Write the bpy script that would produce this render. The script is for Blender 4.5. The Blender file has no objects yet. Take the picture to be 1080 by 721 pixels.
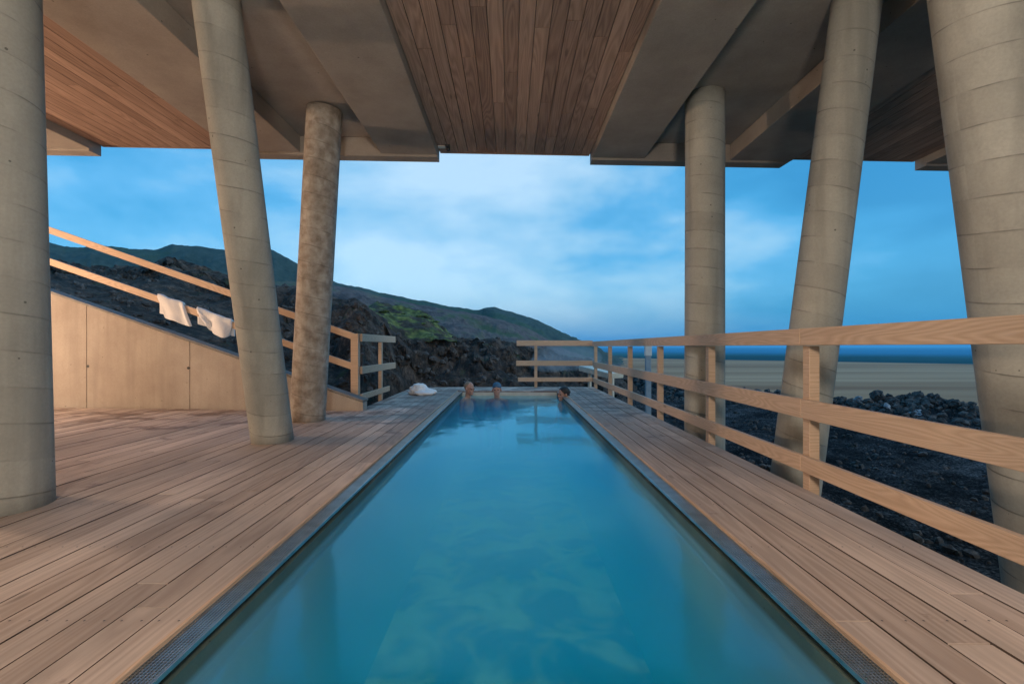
import bpy, bmesh, math, random
from mathutils import Vector, Matrix, noise
R = math.radians
rnd = random.Random(7)
S = bpy.context.scene
C = S.collection

# ---------------------------------------------------------------- camera
F, CX, CY, EYE = 480.0, 537.5, 365.5, 0.98
cam = bpy.data.cameras.new('camera'); cam.sensor_width = 36; cam.lens = 16.0
cam.shift_x = (540 - CX) / 1080; cam.shift_y = (CY - 360.5) / 1080
cam.clip_start = 0.02; cam.clip_end = 30000
co = bpy.data.objects.new('camera', cam); C.objects.link(co)
co.location = (0, 0, EYE); co.rotation_euler = (R(90), 0, 0)
S.camera = co

# ---------------------------------------------------------------- render look
S.view_settings.view_transform = 'Standard'; S.view_settings.look = 'None'
S.view_settings.gamma = 1; S.view_settings.exposure = 0.0
S.render.engine = 'CYCLES'
S.cycles.use_denoising = True
S.cycles.max_bounces = 8; S.cycles.transparent_max_bounces = 12
S.cycles.volume_bounces = 4; S.cycles.sample_clamp_indirect = 4

# ---------------------------------------------------------------- sky
W = bpy.data.worlds.new('World'); S.world = W; W.use_nodes = True
def mk(nt, typ, ins=None, **props):
    n = nt.nodes.new(typ)
    for k, v in props.items(): setattr(n, k, v)
    for k, v in (ins or {}).items():
        if isinstance(v, bpy.types.NodeSocket): nt.links.new(v, n.inputs[k])
        else: n.inputs[k].default_value = v
    return n
def ramp(nt, fac, stops, interp='LINEAR'):
    n = nt.nodes.new('ShaderNodeValToRGB'); cr = n.color_ramp; cr.interpolation = interp
    while len(cr.elements) > 1: cr.elements.remove(cr.elements[-1])
    cr.elements[0].position = stops[0][0]; c = stops[0][1]
    cr.elements[0].color = (*c, 1) if not isinstance(c, (int, float)) else (c, c, c, 1)
    for p, c in stops[1:]:
        e = cr.elements.new(p); e.color = (*c, 1) if not isinstance(c, (int, float)) else (c, c, c, 1)
    nt.links.new(fac, n.inputs[0]); return n
def mix(nt, fac, a, b, mode='MIX'):
    n = nt.nodes.new('ShaderNodeMix'); n.data_type = 'RGBA'; n.blend_type = mode
    for s, v in ((n.inputs[0], fac), (n.inputs[6], a), (n.inputs[7], b)):
        if isinstance(v, bpy.types.NodeSocket): nt.links.new(v, s)
        elif isinstance(v, (int, float)): s.default_value = v
        else: s.default_value = (*v, 1)
    return n.outputs[2]
def mth(nt, op, a, b=None, c=None, clamp=False):
    n = nt.nodes.new('ShaderNodeMath'); n.operation = op; n.use_clamp = clamp
    for i, v in enumerate((a, b, c)):
        if v is None: continue
        if isinstance(v, bpy.types.NodeSocket): nt.links.new(v, n.inputs[i])
        else: n.inputs[i].default_value = v
    return n.outputs[0]

nt = W.node_tree; nt.nodes.clear()
SUN_EL, SUN_AZ = R(30), R(112)
sky = mk(nt, 'ShaderNodeTexSky', sky_type='NISHITA', sun_disc=False)
sky.sun_elevation = SUN_EL; sky.sun_rotation = SUN_AZ; sky.air_density = 1.2; sky.ozone_density = 3
tc = mk(nt, 'ShaderNodeTexCoord')
mp = mk(nt, 'ShaderNodeMapping', {'Vector': tc.outputs['Generated'], 'Scale': (1.0, 1.0, 2.4), 'Location': (0.62, 0.1, 0.25)})
cl = mk(nt, 'ShaderNodeTexNoise', {'Vector': mp.outputs[0], 'Scale': 1.7, 'Detail': 7, 'Roughness': 0.5, 'Distortion': 0.25})
cl2 = mk(nt, 'ShaderNodeTexNoise', {'Vector': mp.outputs[0], 'Scale': 4.5, 'Detail': 5, 'Roughness': 0.5})
dt = mk(nt, 'ShaderNodeVectorMath', {0: tc.outputs['Generated'], 1: (0.03, 0.955, 0.30)}, operation='DOT_PRODUCT')
glow = mth(nt, 'POWER', mth(nt, 'MAXIMUM', dt.outputs['Value'], 0.0), 5.0)
m1 = mth(nt, 'MULTIPLY_ADD', mth(nt, 'SUBTRACT', cl.outputs[0], 0.5), 2.7, mth(nt, 'MULTIPLY_ADD', glow, 1.15, -0.02))
m1 = mth(nt, 'MULTIPLY_ADD', mth(nt, 'SUBTRACT', cl2.outputs[0], 0.5), 0.75, m1, clamp=True)
cm = ramp(nt, m1, [(0.0, (0.012, 0.21, 0.47)), (0.28, (0.035, 0.29, 0.58)), (0.48, (0.10, 0.38, 0.68)), (0.68, (0.27, 0.52, 0.74)), (1.0, (0.50, 0.70, 0.86))])
# under the cloud deck the air near the horizon is a deeper blue
sz = mk(nt, 'ShaderNodeSeparateXYZ', {0: tc.outputs['Generated']})
hz = ramp(nt, sz.outputs[2], [(0.0, 1.0), (0.14, 0.0)], 'EASE')
c2 = mix(nt, mth(nt, 'MULTIPLY', hz.outputs[0], mth(nt, 'MULTIPLY_ADD', glow, -0.55, 0.9)), cm.outputs[0], (0.035, 0.32, 0.62))
bg1 = mk(nt, 'ShaderNodeBackground', {'Color': c2, 'Strength': 1.0})
skc = mix(nt, 1.0, sky.outputs[0], (0.45, 0.85, 1.0), 'MULTIPLY')
skc = mix(nt, mth(nt, 'MULTIPLY', hz.outputs[0], 0.85), skc, (0, 0, 0))
bg0 = mk(nt, 'ShaderNodeBackground', {'Color': skc, 'Strength': 0.05})
add = mk(nt, 'ShaderNodeAddShader', {0: bg0.outputs[0], 1: bg1.outputs[0]})
mk(nt, 'ShaderNodeOutputWorld', {'Surface': add.outputs[0]})

sun = bpy.data.lights.new('sun', 'SUN'); sun.energy = 1.1; sun.angle = R(30); sun.color = (1, 0.97, 0.93)
so = bpy.data.objects.new('sun', sun); C.objects.link(so)
sd = Vector((math.sin(SUN_AZ) * math.cos(SUN_EL), math.cos(SUN_AZ) * math.cos(SUN_EL), math.sin(SUN_EL)))
so.rotation_euler = sd.to_track_quat('Z', 'Y').to_euler(); so.location = (0, 30, 20)

# ---------------------------------------------------------------- helpers
def P(px, py, d):
    return Vector(((px - CX) * d / F, d, EYE - (py - CY) * d / F))
def lerp(t, xs, ys):
    if t <= xs[0]: return ys[0]
    for i in range(1, len(xs)):
        if t <= xs[i]:
            k = (t - xs[i-1]) / (xs[i] - xs[i-1]); return ys[i-1] + k * (ys[i] - ys[i-1])
    return ys[-1]
def tag(o, label=None, cat=None, group=None, kind=None):
    if label: o['label'] = label
    if cat: o['category'] = cat
    if group: o['group'] = group
    if kind: o['kind'] = kind
    return o
def empty(name, loc, label, cat, group=None):
    o = bpy.data.objects.new(name, None); C.objects.link(o); o.location = loc
    o.empty_display_size = 0.2
    return tag(o, label, cat, group)
def obj(name, bm, mat, parent=None, smooth=False, bevel=0.0):
    me = bpy.data.meshes.new(name)
    bmesh.ops.recalc_face_normals(bm, faces=bm.faces)
    bm.to_mesh(me); bm.free()
    for m in (mat if isinstance(mat, (list, tuple)) else [mat]): me.materials.append(m)
    if smooth:
        for p in me.polygons: p.use_smooth = True
    o = bpy.data.objects.new(name, me); C.objects.link(o)
    if parent is not None:
        o.parent = parent; o.matrix_parent_inverse = Matrix.Translation(-Vector(parent.location))
    if bevel:
        b = o.modifiers.new('bevel', 'BEVEL'); b.width = bevel; b.segments = 2; b.limit_method = 'ANGLE'
    return o
def NB():
    bm = bmesh.new(); bm.loops.layers.uv.new('UVMap'); return bm
def bar(bm, p0, p1, w, h, up=(0, 0, 1), side=0):
    """box from p0 to p1 (centre line), w across, h along up; UV in metres, u along the length"""
    p0, p1 = Vector(p0), Vector(p1); ax = (p1 - p0); L = ax.length; ax.normalize()
    up = Vector(up); sdv = ax.cross(up).normalized(); u2 = sdv.cross(ax).normalized()
    uv = bm.loops.layers.uv.verify(); ou, ov = rnd.random() * 40, rnd.random() * 40
    vs = {}
    for i in (0, 1):
        for j in (-1, 1):
            for k in (-1, 1):
                vs[(i, j, k)] = bm.verts.new((p1 if i else p0) + sdv * (j * w / 2) + u2 * (k * h / 2))
    def fc(keys, fn, mi=0):
        f = bm.faces.new([vs[k] for k in keys]); f.material_index = mi
        for lp, k in zip(f.loops, keys):
            a, b = fn(k); lp[uv].uv = (a + ou, b + ov)
    fu = lambda k: (k[0] * L, k[1] * w / 2)
    fs = lambda k: (k[0] * L, k[2] * h / 2 + 3.0)
    fe = lambda k: (k[1] * w * .1, k[2] * h / 2 + 7)
    fc([(0,-1,1),(1,-1,1),(1,1,1),(0,1,1)], fu); fc([(0,-1,-1),(0,1,-1),(1,1,-1),(1,-1,-1)], fu)
    fc([(0,-1,-1),(1,-1,-1),(1,-1,1),(0,-1,1)], fs, side); fc([(0,1,-1),(0,1,1),(1,1,1),(1,1,-1)], fs, side)
    fc([(0,-1,-1),(0,-1,1),(0,1,1),(0,1,-1)], fe); fc([(1,-1,-1),(1,1,-1),(1,1,1),(1,-1,1)], fe)
def box(bm, x0, x1, y0, y1, z0, z1, side=0):
    bar(bm, ((x0+x1)/2, y0, (z0+z1)/2), ((x0+x1)/2, y1, (z0+z1)/2), abs(x1-x0), abs(z1-z0), side=side)
def prism(bm, poly, z0, z1):
    a = [bm.verts.new((x, y, z0)) for x, y in poly]; b = [bm.verts.new((x, y, z1)) for x, y in poly]
    bm.faces.new(a); bm.faces.new(b[::-1]); n = len(poly)
    for i in range(n): bm.faces.new([a[i], a[(i+1) % n], b[(i+1) % n], b[i]])
def prism_xz(bm, poly, y0, y1):
    a = [bm.verts.new((x, y0, z)) for x, z in poly]; b = [bm.verts.new((x, y1, z)) for x, z in poly]
    bm.faces.new(a); bm.faces.new(b[::-1]); n = len(poly)
    for i in range(n): bm.faces.new([a[i], a[(i+1) % n], b[(i+1) % n], b[i]])
def cyl(bm, p0, p1, r0, r1=None, n=20, rings=1, caps=True):
    p0, p1 = Vector(p0), Vector(p1); r1 = r0 if r1 is None else r1
    ax = (p1 - p0); L = ax.length; ax.normalize()
    t = Vector((0, 1, 0)) if abs(ax.y) < .9 else Vector((1, 0, 0))
    a = ax.cross(t).normalized(); b = ax.cross(a)
    uv = bm.loops.layers.uv.verify(); rows = []
    for i in range(rings + 1):
        k = i / rings; r = r0 + (r1 - r0) * k; c = p0 + ax * (L * k)
        rows.append([bm.verts.new(c + a * r * math.cos(q * math.tau / n) + b * r * math.sin(q * math.tau / n)) for q in range(n)])
    for i in range(rings):
        for q in range(n):
            f = bm.faces.new([rows[i][q], rows[i][(q+1) % n], rows[i+1][(q+1) % n], rows[i+1][q]])
            for lp, (uu, vv) in zip(f.loops, ((q, i), (q+1, i), (q+1, i+1), (q, i+1))):
                lp[uv].uv = (uu / n, vv / rings * L)
            f.smooth = True
    if caps: bm.faces.new(rows[0][::-1]); bm.faces.new(rows[-1])

# ---------------------------------------------------------------- materials
def mat(name):
    m = bpy.data.materials.new(name); m.use_nodes = True; t = m.node_tree
    b = t.nodes['Principled BSDF']; return m, t, b
def setin(t, b, k, v):
    if isinstance(v, bpy.types.NodeSocket): t.links.new(v, b.inputs[k])
    elif isinstance(v, tuple) and len(v) == 3: b.inputs[k].default_value = (*v, 1)
    else: b.inputs[k].default_value = v
def bump(t, b, h, strength, dist=0.01):
    n = mk(t, 'ShaderNodeBump', {'Height': h, 'Strength': strength, 'Distance': dist}); t.links.new(n.outputs[0], b.inputs['Normal'])

def wood(name, light, dark, tone=0.35, rough=0.6, stain=0.0, wet=None, ring=9.0, knots=0.6):
    m, t, b = mat(name)
    uv = mk(t, 'ShaderNodeUVMap').outputs[0]
    oi = mk(t, 'ShaderNodeNewGeometry').outputs['Random Per Island']
    mp1 = mk(t, 'ShaderNodeMapping', {'Vector': uv, 'Scale': (1.2, 60, 1)})
    n1 = mk(t, 'ShaderNodeTexNoise', {'Vector': mp1.outputs[0], 'Scale': 1.5, 'Detail': 5, 'Roughness': .65})
    mp2 = mk(t, 'ShaderNodeMapping', {'Vector': uv, 'Scale': (.55, 7, 1)})
    n2 = mk(t, 'ShaderNodeTexNoise', {'Vector': mp2.outputs[0], 'Scale': 1.0, 'Detail': 1.5, 'Roughness': .4, 'Distortion': .3})
    rg = mth(t, 'FRACT', mth(t, 'MULTIPLY', n2.outputs[0], ring * 2))
    rg = mth(t, 'ABSOLUTE', mth(t, 'MULTIPLY_ADD', rg, 2.0, -1.0))
    f = mth(t, 'MULTIPLY_ADD', n1.outputs[0], .55, mth(t, 'MULTIPLY', rg, .35))
    f = mth(t, 'ADD', f, mth(t, 'MULTIPLY_ADD', oi, tone, -tone / 2), clamp=True)
    col = ramp(t, f, [(0.15, dark), (0.8, light)]).outputs[0]
    # knots
    mp3 = mk(t, 'ShaderNodeMapping', {'Vector': uv, 'Scale': (1.7, 6.5, 1)})
    vo = mk(t, 'ShaderNodeTexVoronoi', {'Vector': mp3.outputs[0], 'Scale': 1.0, 'Randomness': 1.0})
    kn = ramp(t, vo.outputs['Distance'], [(0.0, 1.0), (.07, .85), (.14, .0)]).outputs[0]
    sp = mk(t, 'ShaderNodeSeparateColor', {0: vo.outputs['Color']})
    kn = mth(t, 'MULTIPLY', kn, mth(t, 'GREATER_THAN', sp.outputs[0], .62))
    col = mix(t, mth(t, 'MULTIPLY', kn, knots), col, tuple(c * .35 for c in dark))
    rg2 = rough
    if stain:
        ob = mk(t, 'ShaderNodeTexCoord').outputs['Object']
        mpS = mk(t, 'ShaderNodeMapping', {'Vector': ob, 'Scale': (1, .35, 1)})
        ns = mk(t, 'ShaderNodeTexNoise', {'Vector': mpS.outputs[0], 'Scale': 1.1, 'Detail': 6, 'Roughness': .6})
        sm = ramp(t, ns.outputs[0], [(.42, 0.0), (.60, 1.0)]).outputs[0]
        col = mix(t, mth(t, 'MULTIPLY', sm, stain), col, (.20, .165, .145))
        if wet:
            n3 = mk(t, 'ShaderNodeTexNoise', {'Vector': mk(t, 'ShaderNodeMapping', {'Vector': ob, 'Scale': (1.7, 2.6, 1), 'Location': (.7, .2, 0)}).outputs[0], 'Scale': 1.0, 'Detail': 6, 'Roughness': .65})
            sx = mk(t, 'ShaderNodeSeparateXYZ', {0: ob})
            yy = ramp(t, mth(t, 'DIVIDE', sx.outputs[1], 12.0), [(.36, 0.0), (.48, .7), (.62, 1.0)]).outputs[0]
            wm = ramp(t, mth(t, 'MULTIPLY_ADD', yy, .165, n3.outputs[0]), [(.655, 0.0), (.71, 1.0)]).outputs[0]
            col = mix(t, mth(t, 'MULTIPLY', wm, .72), col, (.12, .062, .045))
            rg2 = mth(t, 'MULTIPLY_ADD', wm, -.18, rough)
    setin(t, b, 'Base Color', col); setin(t, b, 'Roughness', rg2)
    bump(t, b, mth(t, 'MULTIPLY_ADD', n1.outputs[0], 1.0, mth(t, 'MULTIPLY', rg, .25)), .35, .004)
    return m

def concrete(name, c0, c1, spiral=False, scale=1.0, rough=.75, board=0.0):
    m, t, b = mat(name)
    tcn = mk(t, 'ShaderNodeTexCoord'); ob = tcn.outputs['Object']
    n1 = mk(t, 'ShaderNodeTexNoise', {'Vector': ob, 'Scale': 1.6 * scale, 'Detail': 7, 'Roughness': .62})
    n2 = mk(t, 'ShaderNodeTexNoise', {'Vector': ob, 'Scale': 60 * scale, 'Detail': 3, 'Roughness': .6})
    col = ramp(t, n1.outputs[0], [(.32, c0), (.68, c1)]).outputs[0]
    col = mix(t, .18, col, mk(t, 'ShaderNodeCombineColor', {0: n2.outputs[0], 1: n2.outputs[0], 2: n2.outputs[0]}).outputs[0], 'OVERLAY')
    # pin holes
    vo = mk(t, 'ShaderNodeTexVoronoi', {'Vector': ob, 'Scale': 9 * scale})
    sp = mk(t, 'ShaderNodeSeparateColor', {0: vo.outputs['Color']})
    ph = mth(t, 'MULTIPLY', mth(t, 'LESS_THAN', vo.outputs['Distance'], .07), mth(t, 'GREATER_THAN', sp.outputs[0], .7))
    hgt = mth(t, 'MULTIPLY_ADD', ph, -1.0, mth(t, 'MULTIPLY', n2.outputs[0], .15))
    if spiral:
        uv = mk(t, 'ShaderNodeUVMap').outputs[0]
        s = mk(t, 'ShaderNodeSeparateXYZ', {0: uv})
        nd = mk(t, 'ShaderNodeTexNoise', {'Vector': ob, 'Scale': 2.5, 'Detail': 2})
        v = mth(t, 'MULTIPLY_ADD', s.outputs[1], 1 / .215, mth(t, 'MULTIPLY', nd.outputs[0], .08))
        fr = mth(t, 'FRACT', mth(t, 'ADD', v, s.outputs[0]))
        ln = ramp(t, fr, [(0.0, 1.0), (.02, 1.0), (.045, 0.0), (.93, 0.0), (1.0, .25)]).outputs[0]
        brk = mk(t, 'ShaderNodeTexNoise', {'Vector': ob, 'Scale': 5.0, 'Detail': 4})
        ln = mth(t, 'MULTIPLY', ln, ramp(t, brk.outputs[0], [(.38, 0.0), (.60, 1.0)]).outputs[0])
        hgt = mth(t, 'MULTIPLY_ADD', ln, -1.2, hgt)
        col = mix(t, mth(t, 'MULTIPLY', ln, .6), col, tuple(c * .3 for c in c0))
        # each wrap of the form has its own faint tone; vertical run-down streaks
        wr = mk(t, 'ShaderNodeTexWhiteNoise', {'W': mth(t, 'FLOOR', mth(t, 'ADD', v, s.outputs[0]))}, noise_dimensions='1D')
        col = mix(t, mth(t, 'MULTIPLY', wr.outputs[0], .28), col, tuple(c * .7 for c in c0))
        sk = mk(t, 'ShaderNodeTexNoise', {'Vector': mk(t, 'ShaderNodeMapping', {'Vector': ob, 'Scale': (7, 7, .5)}).outputs[0], 'Scale': 1.0, 'Detail': 4})
        col = mix(t, mth(t, 'MULTIPLY', ramp(t, sk.outputs[0], [(.5, 0.0), (.72, 1.0)]).outputs[0], .42), col, tuple(c * .5 for c in c0))
    if board:
        sk = mk(t, 'ShaderNodeTexNoise', {'Vector': mk(t, 'ShaderNodeMapping', {'Vector': ob, 'Scale': (9, 9, .6)}).outputs[0], 'Scale': 1.0, 'Detail': 5})
        col = mix(t, mth(t, 'MULTIPLY', ramp(t, sk.outputs[0], [(.45, 0.0), (.75, 1.0)]).outputs[0], board), col, tuple(c * .6 for c in c0))
    col = mix(t, mth(t, 'MULTIPLY', ph, .75), col, tuple(c * .2 for c in c0))
    setin(t, b, 'Base Color', col); setin(t, b, 'Roughness', rough)
    bump(t, b, hgt, .5, .006)
    return m

def simple(name, col, rough=.5, metal=0.0, var=.15, scale=12):
    m, t, b = mat(name)
    n = mk(t, 'ShaderNodeTexNoise', {'Vector': mk(t, 'ShaderNodeTexCoord').outputs['Object'], 'Scale': scale, 'Detail': 4})
    setin(t, b, 'Base Color', ramp(t, n.outputs[0], [(.3, tuple(c * (1 - var) for c in col)), (.7, tuple(min(1, c * (1 + var)) for c in col))]).outputs[0])
    setin(t, b, 'Roughness', rough); setin(t, b, 'Metallic', metal)
    return m

def rocky(name, cols, scale=1.5, rough=.95, moss=None, bumpd=.12, det=9, dist=0.0):
    m, t, b = mat(name)
    ob = mk(t, 'ShaderNodeTexCoord').outputs['Object']
    n1 = mk(t, 'ShaderNodeTexNoise', {'Vector': ob, 'Scale': scale, 'Detail': det, 'Roughness': .68 if det > 3 else .5, 'Distortion': dist})
    n2 = mk(t, 'ShaderNodeTexNoise', {'Vector': ob, 'Scale': scale * 5, 'Detail': 6, 'Roughness': .7})
    kf = .4 if det > 3 else .04
    f = mth(t, 'MULTIPLY_ADD', n2.outputs[0], kf, mth(t, 'MULTIPLY', n1.outputs[0], 1 - kf))
    col = ramp(t, f, cols).outputs[0]
    if moss:
        sc, lo, hi, mc = moss
        n3 = mk(t, 'ShaderNodeTexNoise', {'Vector': ob, 'Scale': sc, 'Detail': 6, 'Roughness': .6})
        nz = mk(t, 'ShaderNodeSeparateXYZ', {0: mk(t, 'ShaderNodeNewGeometry').outputs['Normal']})
        mm = mth(t, 'MULTIPLY', ramp(t, n3.outputs[0], [(lo, 0.0), (hi, 1.0)]).outputs[0], ramp(t, nz.outputs[2], [(.2, 0.0), (.6, 1.0)]).outputs[0])
        col = mix(t, mm, col, mc)
    setin(t, b, 'Base Color', col); setin(t, b, 'Roughness', rough)
    bump(t, b, f, 1.0, bumpd)
    return m

M_deck = wood('deck wood', (.71, .58, .49), (.44, .335, .27), tone=.5, rough=.7, stain=.5, ring=5, knots=.85, wet=True)
M_rail = wood('larch rail', (.68, .49, .34), (.46, .30, .19), tone=.25, rough=.55, ring=14, knots=.7)
M_joist_gapshade = wood('old dark joist wood and gap shade', (.17, .12, .09), (.08, .055, .04))
M_soff = wood('soffit wood', (.50, .335, .25), (.24, .15, .11), tone=.42, rough=.6, ring=7, knots=.6)
M_colA = concrete('column concrete', (.30, .30, .265), (.46, .455, .40), spiral=True)
M_colB = concrete('blotchy column concrete', (.25, .20, .155), (.56, .52, .455), spiral=True, scale=5.5)
M_beam = concrete('beam concrete', (.26, .225, .195), (.37, .33, .285), rough=.7)
M_wall = concrete('wall concrete', (.33, .28, .235), (.43, .38, .325), rough=.8, board=.3)
M_cap = concrete('wall cap concrete', (.16, .155, .15), (.26, .25, .24), rough=.8, scale=4)
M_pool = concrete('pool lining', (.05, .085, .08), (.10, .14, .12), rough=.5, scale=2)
M_ledge = concrete('pale pool ledge', (.55, .52, .42), (.7, .66, .55), rough=.5, scale=3)
M_towel = simple('white towelling', (.88, .87, .86), .95, var=.04, scale=60)
M_steel = simple('brushed steel', (.42, .46, .48), .32, metal=.9)
M_dark = simple('dark plastic', (.02, .02, .022), .4)
M_white = simple('white enamel', (.72, .72, .68), .4, var=.05)
M_grey = simple('blue grey paint', (.28, .36, .42), .5, var=.1)
M_lava = rocky('lava rock', [(.37, (.004, .003, .003)), (.47, (.016, .012, .010)), (.56, (.07, .05, .038)), (.68, (.19, .14, .105))], scale=1.9, moss=(2.2, .60, .70, (.03, .045, .015)), bumpd=.15)
M_rock2 = rocky('loose lava stones', [(.35, (.012, .012, .013)), (.5, (.05, .047, .045)), (.65, (.16, .15, .145))], scale=5, bumpd=.03)
M_pale = rocky('pale stone', [(.3, (.14, .15, .17)), (.7, (.38, .40, .42))], scale=5, bumpd=.02)
M_hill = rocky('far hillside', [(.36, (.010, .030, .028)), (.5, (.035, .06, .05)), (.64, (.10, .11, .09))], scale=.10, moss=(.05, .5, .65, (.03, .07, .03)), bumpd=1.5)
M_hill2 = rocky('brown hillside', [(.38, (.030, .022, .024)), (.5, (.11, .08, .078)), (.62, (.22, .165, .15))], scale=.16, moss=(.16, .50, .62, (.06, .085, .035)), bumpd=1.2)
M_mossg = rocky('green moss', [(.38, (.015, .02, .010)), (.47, (.05, .07, .02)), (.55, (.12, .17, .035)), (.66, (.27, .33, .07))], scale=2.6, bumpd=.03)

# ---------------------------------------------------------------- ground
BP = [(17, -60), (16.5, 0), (15.2, 7), (13.9, 12.2), (12.4, 15.4), (10.0, 18.2), (7.9, 22.0), (6.3, 27), (4.0, 33), (-6, 46), (-60, 60)]
def berm_sd(x, y):
    """signed distance to the berm line; positive = seaward (outside)"""
    best = 1e9; sg = 1
    for (ax, ay), (bx, by) in zip(BP, BP[1:]):
        dx, dy = bx - ax, by - ay; L2 = dx * dx + dy * dy
        k = max(0, min(1, ((x - ax) * dx + (y - ay) * dy) / L2))
        qx, qy = ax + k * dx, ay + k * dy; d = math.hypot(x - qx, y - qy)
        if d < best:
            best = d; sg = 1 if (dx * (y - ay) - dy * (x - ax)) < 0 else -1
    return best * sg
def ground_z(x, y):
    s = berm_sd(x, y)
    n = noise.fractal(Vector((x * .35, y * .35, 0)), 1.0, 2.0, 4)
    z = -1.35 + .10 * n
    if s > 0: z = -1.3 - 2.7 * min(1, s / 7.0) + (.1 * n if s < 9 else 0)
    z += .52 * math.exp(-(s / 1.15) ** 2) * (1 + .45 * n)
    if s < -0.5:                      # rubble strewn floor inside the berm
        k = max(0, 1 - abs(s + 3.5) / 3.5); z += .25 * k
    if abs(x) < 60 and y < 60: z += .05 * noise.noise(Vector((x * 2.1, y * 2.1, 3))) + .03 * noise.noise(Vector((x * 6, y * 6, 5)))
    if x < 1.5 and y < 11: z -= .6
    return z
bm = NB()
N1, N2 = 230, 250
xs = [0.45 * math.sinh((i / N1 * 2 - 1) * 9.3 + .9) + 3 for i in range(N1 + 1)]
ys = [0.5 * math.sinh(-4.2 + i / N2 * 14.1) + 4 for i in range(N2 + 1)]
g = [[bm.verts.new((x, y, ground_z(x, y))) for x in xs] for y in ys]
for j in range(N2):
    for i in range(N1): bm.faces.new([g[j][i], g[j][i+1], g[j+1][i+1], g[j+1][i]]).smooth = True
m, t, b = mat('ground of lava gravel, pale sand and far fields')
ob = mk(t, 'ShaderNodeTexCoord').outputs['Object']; sx = mk(t, 'ShaderNodeSeparateXYZ', {0: ob})
nA = mk(t, 'ShaderNodeTexNoise', {'Vector': ob, 'Scale': 1.1, 'Detail': 10, 'Roughness': .75})
nB = mk(t, 'ShaderNodeTexVoronoi', {'Vector': ob, 'Scale': 11.0})
nC = mk(t, 'ShaderNodeTexNoise', {'Vector': ob, 'Scale': 26.0, 'Detail': 4, 'Roughness': .7})
lf = mth(t, 'MULTIPLY_ADD', nC.outputs[0], .5, mth(t, 'MULTIPLY', nA.outputs[0], .5))
lava = ramp(t, lf, [(.40, (.006, .008, .010)), (.5, (.03, .036, .042)), (.57, (.10, .11, .12)), (.66, (.30, .32, .34))]).outputs[0]
ban = mk(t, 'ShaderNodeTexNoise', {'Vector': mk(t, 'ShaderNodeMapping', {'Vector': ob, 'Scale': (.006, .10, .1)}).outputs[0], 'Scale': 1.0, 'Detail': 6, 'Roughness': .6})
sand = ramp(t, ban.outputs[0], [(.35, (.33, .17, .10)), (.5, (.47, .265, .155)), (.64, (.58, .34, .205))]).outputs[0]
fb = mk(t, 'ShaderNodeTexNoise', {'Vector': mk(t, 'ShaderNodeMapping', {'Vector': ob, 'Scale': (.002, .006, .1)}).outputs[0], 'Scale': 1.0, 'Detail': 7, 'Roughness': .65})
far = ramp(t, fb.outputs[0], [(.36, (.015, .07, .085)), (.5, (.03, .13, .15)), (.62, (.06, .19, .19))]).outputs[0]
k1 = ramp(t, mth(t, 'MULTIPLY_ADD', nA.outputs[0], .5, sx.outputs[2]), [(0.0, 1.0), (1.0, 0.0)])
zs = mth(t, 'MULTIPLY_ADD', nA.outputs[0], .8, sx.outputs[2])
f1 = mth(t, 'LESS_THAN', zs, -2.0)
# the near shore of the far fields runs from (62,184) to (130,126)
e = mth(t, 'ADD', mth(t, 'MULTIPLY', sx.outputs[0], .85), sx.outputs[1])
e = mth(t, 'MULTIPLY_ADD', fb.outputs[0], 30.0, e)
far = mix(t, ramp(t, mth(t, 'DIVIDE', e, 1000.0), [(.38, 0.0), (.60, 1.0)]).outputs[0], far, (.045, .24, .40))  # far ground turns sky blue with distance, haze put into its colour
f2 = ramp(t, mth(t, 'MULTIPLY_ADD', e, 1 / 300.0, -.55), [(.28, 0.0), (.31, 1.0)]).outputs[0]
setin(t, b, 'Base Color', mix(t, f2, mix(t, f1, lava, sand), far)); setin(t, b, 'Roughness', .95)
b.inputs['Specular IOR Level'].default_value = 0
bump(t, b, mth(t, 'MULTIPLY', lf, mth(t, 'SUBTRACT', 1.0, f1)), 1.0, .2)
M_ground = m
tag(obj('ground', bm, M_ground), 'dark lava gravel beside the deck giving way to a pale sand plain and far teal fields painted haze blue in the distance', kind='structure')

# ---------------------------------------------------------------- hills
def hillmesh(name, px_l, ridge, dist, base_d, base_z, m, amp, label, back=70, step=2.0, fs=.03, rows=56):
    bm = NB(); a0, a1 = ridge[0][0], ridge[-1][0]
    cols = int((a1 - a0) / step); G = []
    rx = [r[0] for r in ridge]; ry = [r[1] for r in ridge]; dx = [q[0] for q in dist]; dd = [q[1] for q in dist]
    for i in range(cols + 1):
        px = a0 + (a1 - a0) * i / cols; dr = lerp(px, dx, dd); rz = EYE - (lerp(px, rx, ry) - CY) * dr / F
        col = []
        for j in range(rows + 1):
            k = j / rows
            if k < .72:
                q = k / .72; d = base_d + (dr - base_d) * q; z = base_z + (rz - base_z) * (q ** 1.25)
                a = amp * min(1, q * 3) * min(1, (1 - q) * 5 + .22)
            else:
                q = (k - .72) / .28; d = dr + back * q; z = rz + (base_z - rz) * q ** 1.3; a = amp * min(1, q * 4 + .12)
            X = (px - CX) * d / F
            v = Vector((X * fs, d * fs, 0))
            h = noise.ridged_multi_fractal(v, 1.0, 2.1, 6, 1.0, 2.0) - 1.1
            h += .35 * noise.fractal(v * 7, 1.0, 2.0, 4) + (.30 * noise.fractal(v * 22, 1.0, 2.0, 3) if k < .8 else 0)
            col.append(bm.verts.new((X, d, z + a * h)))
        G.append(col)
    for i in range(cols):
        for j in range(rows):
            bm.faces.new([G[i][j], G[i+1][j], G[i+1][j+1], G[i][j+1]]).smooth = True
    return tag(obj(name, bm, m), label, kind='structure')
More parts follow.
